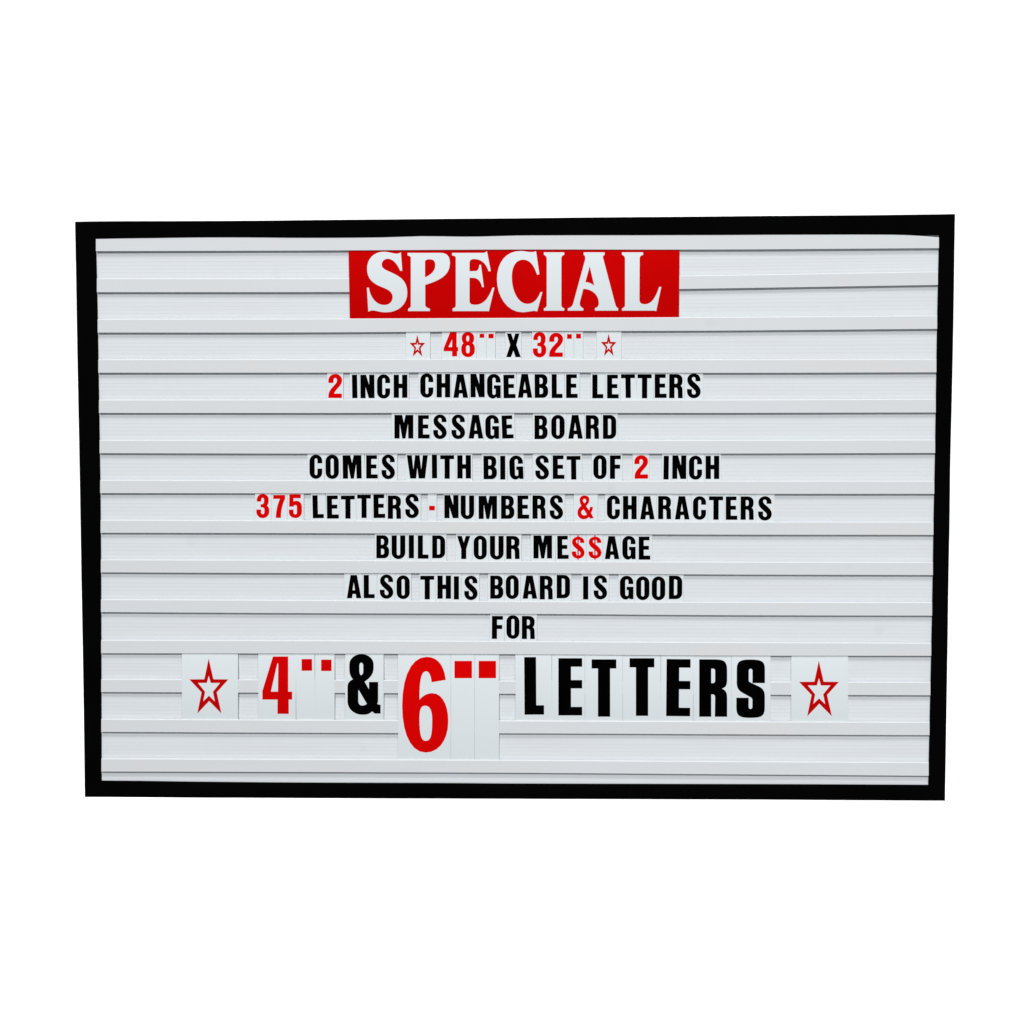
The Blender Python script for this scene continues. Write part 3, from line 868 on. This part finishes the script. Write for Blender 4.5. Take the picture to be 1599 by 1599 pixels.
# ------------------------------------------------------------------ SPECIAL banner card
SX, OX, OY = 5.7107, 530.0, 380.0
SPECIAL = [
 ('S', 0, 'M548 80 L560 245 L542 245 C520 190 480 137 432 137 C400 137 377 160 377 190 C377 225 410 235 440 250 '
  'C520 285 605 320 605 440 C605 550 520 615 415 615 C360 615 325 598 295 598 C280 598 268 603 258 610 L245 395 L262 395 '
  'C275 480 325 550 400 550 C445 550 475 520 475 480 C475 430 430 410 385 392 C300 360 247 320 247 225 '
  'C247 135 310 75 395 75 C440 75 480 92 510 92 C525 92 538 87 548 80 Z'),
 ('P', 0, 'M608 85 L900 85 C960 85 985 115 985 180 C985 290 880 335 765 370 L765 545 C765 570 785 577 806 582 L806 604 '
  'L613 604 L613 582 C630 577 637 570 637 550 L637 135 C637 115 625 112 608 108 Z '
  'M763 303 L763 165 C763 148 780 142 805 142 C840 142 855 160 855 192 C855 245 820 280 763 303 Z'),
 ('E', 0, 'M1005 85 L1285 85 C1298 85 1306 78 1315 68 L1350 248 L1330 248 C1310 185 1270 140 1205 140 '
  'C1172 140 1160 150 1160 180 L1160 248 L1205 248 C1235 248 1245 230 1248 192 L1262 192 L1288 390 L1272 390 '
  'C1262 340 1235 307 1190 307 L1160 307 L1160 510 C1160 540 1175 548 1215 548 C1290 548 1335 480 1365 395 L1382 395 '
  'L1332 608 C1326 603 1320 604 1310 604 L1010 604 L1010 580 C1030 575 1038 570 1038 545 L1038 135 C1038 113 1025 110 1005 108 Z'),
 ('C', 1485, 'M268 68 L298 275 L278 280 C255 210 220 145 155 145 C85 145 52 210 52 300 C52 430 110 540 190 540 '
  'C250 540 285 495 308 435 L325 435 L278 608 C262 600 245 602 225 605 C200 608 175 614 145 614 C10 614 -80 470 -80 320 '
  'C-80 170 0 68 130 68 C170 68 195 78 225 78 C245 78 258 74 268 68 Z'),
 ('I', 1485, 'M338 80 L520 80 L520 102 C500 108 494 118 494 140 L494 545 C494 567 503 574 520 580 L520 600 L338 600 '
  'L338 580 C357 574 364 565 364 545 L364 140 C364 118 355 108 338 102 Z'),
 ('A', 1485, 'M693 80 L880 80 L880 102 C866 108 862 115 866 130 L975 545 C982 568 990 573 1000 578 L1000 600 L794 600 '
  'L794 578 C822 570 828 555 828 530 C828 460 770 408 690 405 L660 520 C652 555 668 570 690 580 L690 600 L552 600 '
  'L552 580 C580 573 592 560 600 535 L705 150 C710 125 708 110 693 102 Z M747 205 L788 378 C765 358 740 348 708 345 Z'),
 ('L', 1485, 'M1035 80 L1223 80 L1223 102 C1200 108 1192 118 1192 140 L1190 500 C1190 530 1205 543 1240 543 '
  'C1305 543 1340 470 1367 388 L1385 388 L1340 605 C1330 600 1325 600 1310 600 L1035 600 L1035 580 C1055 573 1062 565 1062 545 '
  'L1062 140 C1062 118 1052 108 1035 102 Z'),
]
# the card is a long strip: its edges follow the rails it is slid behind
xl0, xl1, xr0, xr1 = 544.1, 546.1, 1061.2, 1060.3
NXB, NYB = 24, 22


def ban_pt(u, v, z):
    y0 = rail_bot(0, 544 + 517 * u) - 2.1
    y1 = rail_top(2, 544 + 517 * u) + 1.6
    x = (xl0 + (xl1 - xl0) * v) * (1 - u) + (xr0 + (xr1 - xr0) * v) * u
    return at(x, y0 + (y1 - y0) * v, z)


def ban_z(y):
    v = max(0, min(1, (y - 388.0) / (498.5 - 388.0)))
    return 2.5 + 2.6 * 4 * v * (1 - v)


V, F = [], []
for (zz) in (0.22, 0.0):
    for i in range(NXB + 1):
        for j in range(NYB + 1):
            v = j / NYB
            p = ban_pt(i / NXB, v, 2.5 + 10.4 * v * (1 - v) + 0.22)
            V.append(p + Vector((0, (0.22 - zz) / 1000, 0)))
n = (NXB + 1) * (NYB + 1)
for i in range(NXB):
    for j in range(NYB):
        a = i * (NYB + 1) + j
        b = a + NYB + 1
        F.append((a, b, b + 1, a + 1))
        F.append((n + a, n + a + 1, n + b + 1, n + b))
edge = [(i * (NYB + 1), (i + 1) * (NYB + 1)) for i in range(NXB)]
edge += [((i + 1) * (NYB + 1) + NYB, i * (NYB + 1) + NYB) for i in range(NXB)]
edge += [(j + 1, j) for j in range(NYB)] + [(NXB * (NYB + 1) + j, NXB * (NYB + 1) + j + 1) for j in range(NYB)]
for a, b in edge:
    F.append((a, a + n, b + n, b))
banner = mesh_obj('banner_card', V, F, M_CARD_BIG, ban_pt(.5, 1, 2.5))
fix_normals(banner)
banner['label'] = 'wide red banner card with white serif word SPECIAL at the top of the board'
banner['category'] = 'banner card'
# red printed field
V, F = [], []
for i in range(NXB + 1):
    for j in range(NYB + 1):
        v = j / NYB
        u = i / NXB
        V.append(ban_pt(u, v, 2.5 + 10.4 * v * (1 - v) + 0.30))
for i in range(NXB):
    for j in range(NYB):
        a = i * (NYB + 1) + j
        b = a + NYB + 1
        F.append((a, b, b + 1, a + 1))
fld = mesh_obj('printed_field', V, F, M_RED_FIELD, ban_pt(.5, .5, 3), banner)
bm = bmesh.new()
bm.from_mesh(fld.data)
if sum(f.normal.y * f.calc_area() for f in bm.faces) > 0:
    bmesh.ops.reverse_faces(bm, faces=bm.faces)
bm.to_mesh(fld.data)
bm.free()
CUTS = [388 + 110.5 * k / 26 for k in range(1, 26)]
for (ch, off, path) in SPECIAL:
    cs = [[Vector((OX + (p.x + off) / SX, OY + p.y / SX)) for p in c] for c in contours(path, 8)]
    V, F = solid_from_flat(flat_bm(cs), lambda y: ban_z(y) + 0.34, 0.14, CUTS)
    o = mesh_obj('letter', V, F, M_CARD_BIG, sum(V, Vector()) / len(V), banner)
    flat_normals(o)

for o in bpy.data.objects:
    if 'world_base' in o:
        del o['world_base']
print('objects', len(bpy.data.objects), 'tris',
      sum(len(o.data.polygons) for o in bpy.data.objects if o.type == 'MESH'))
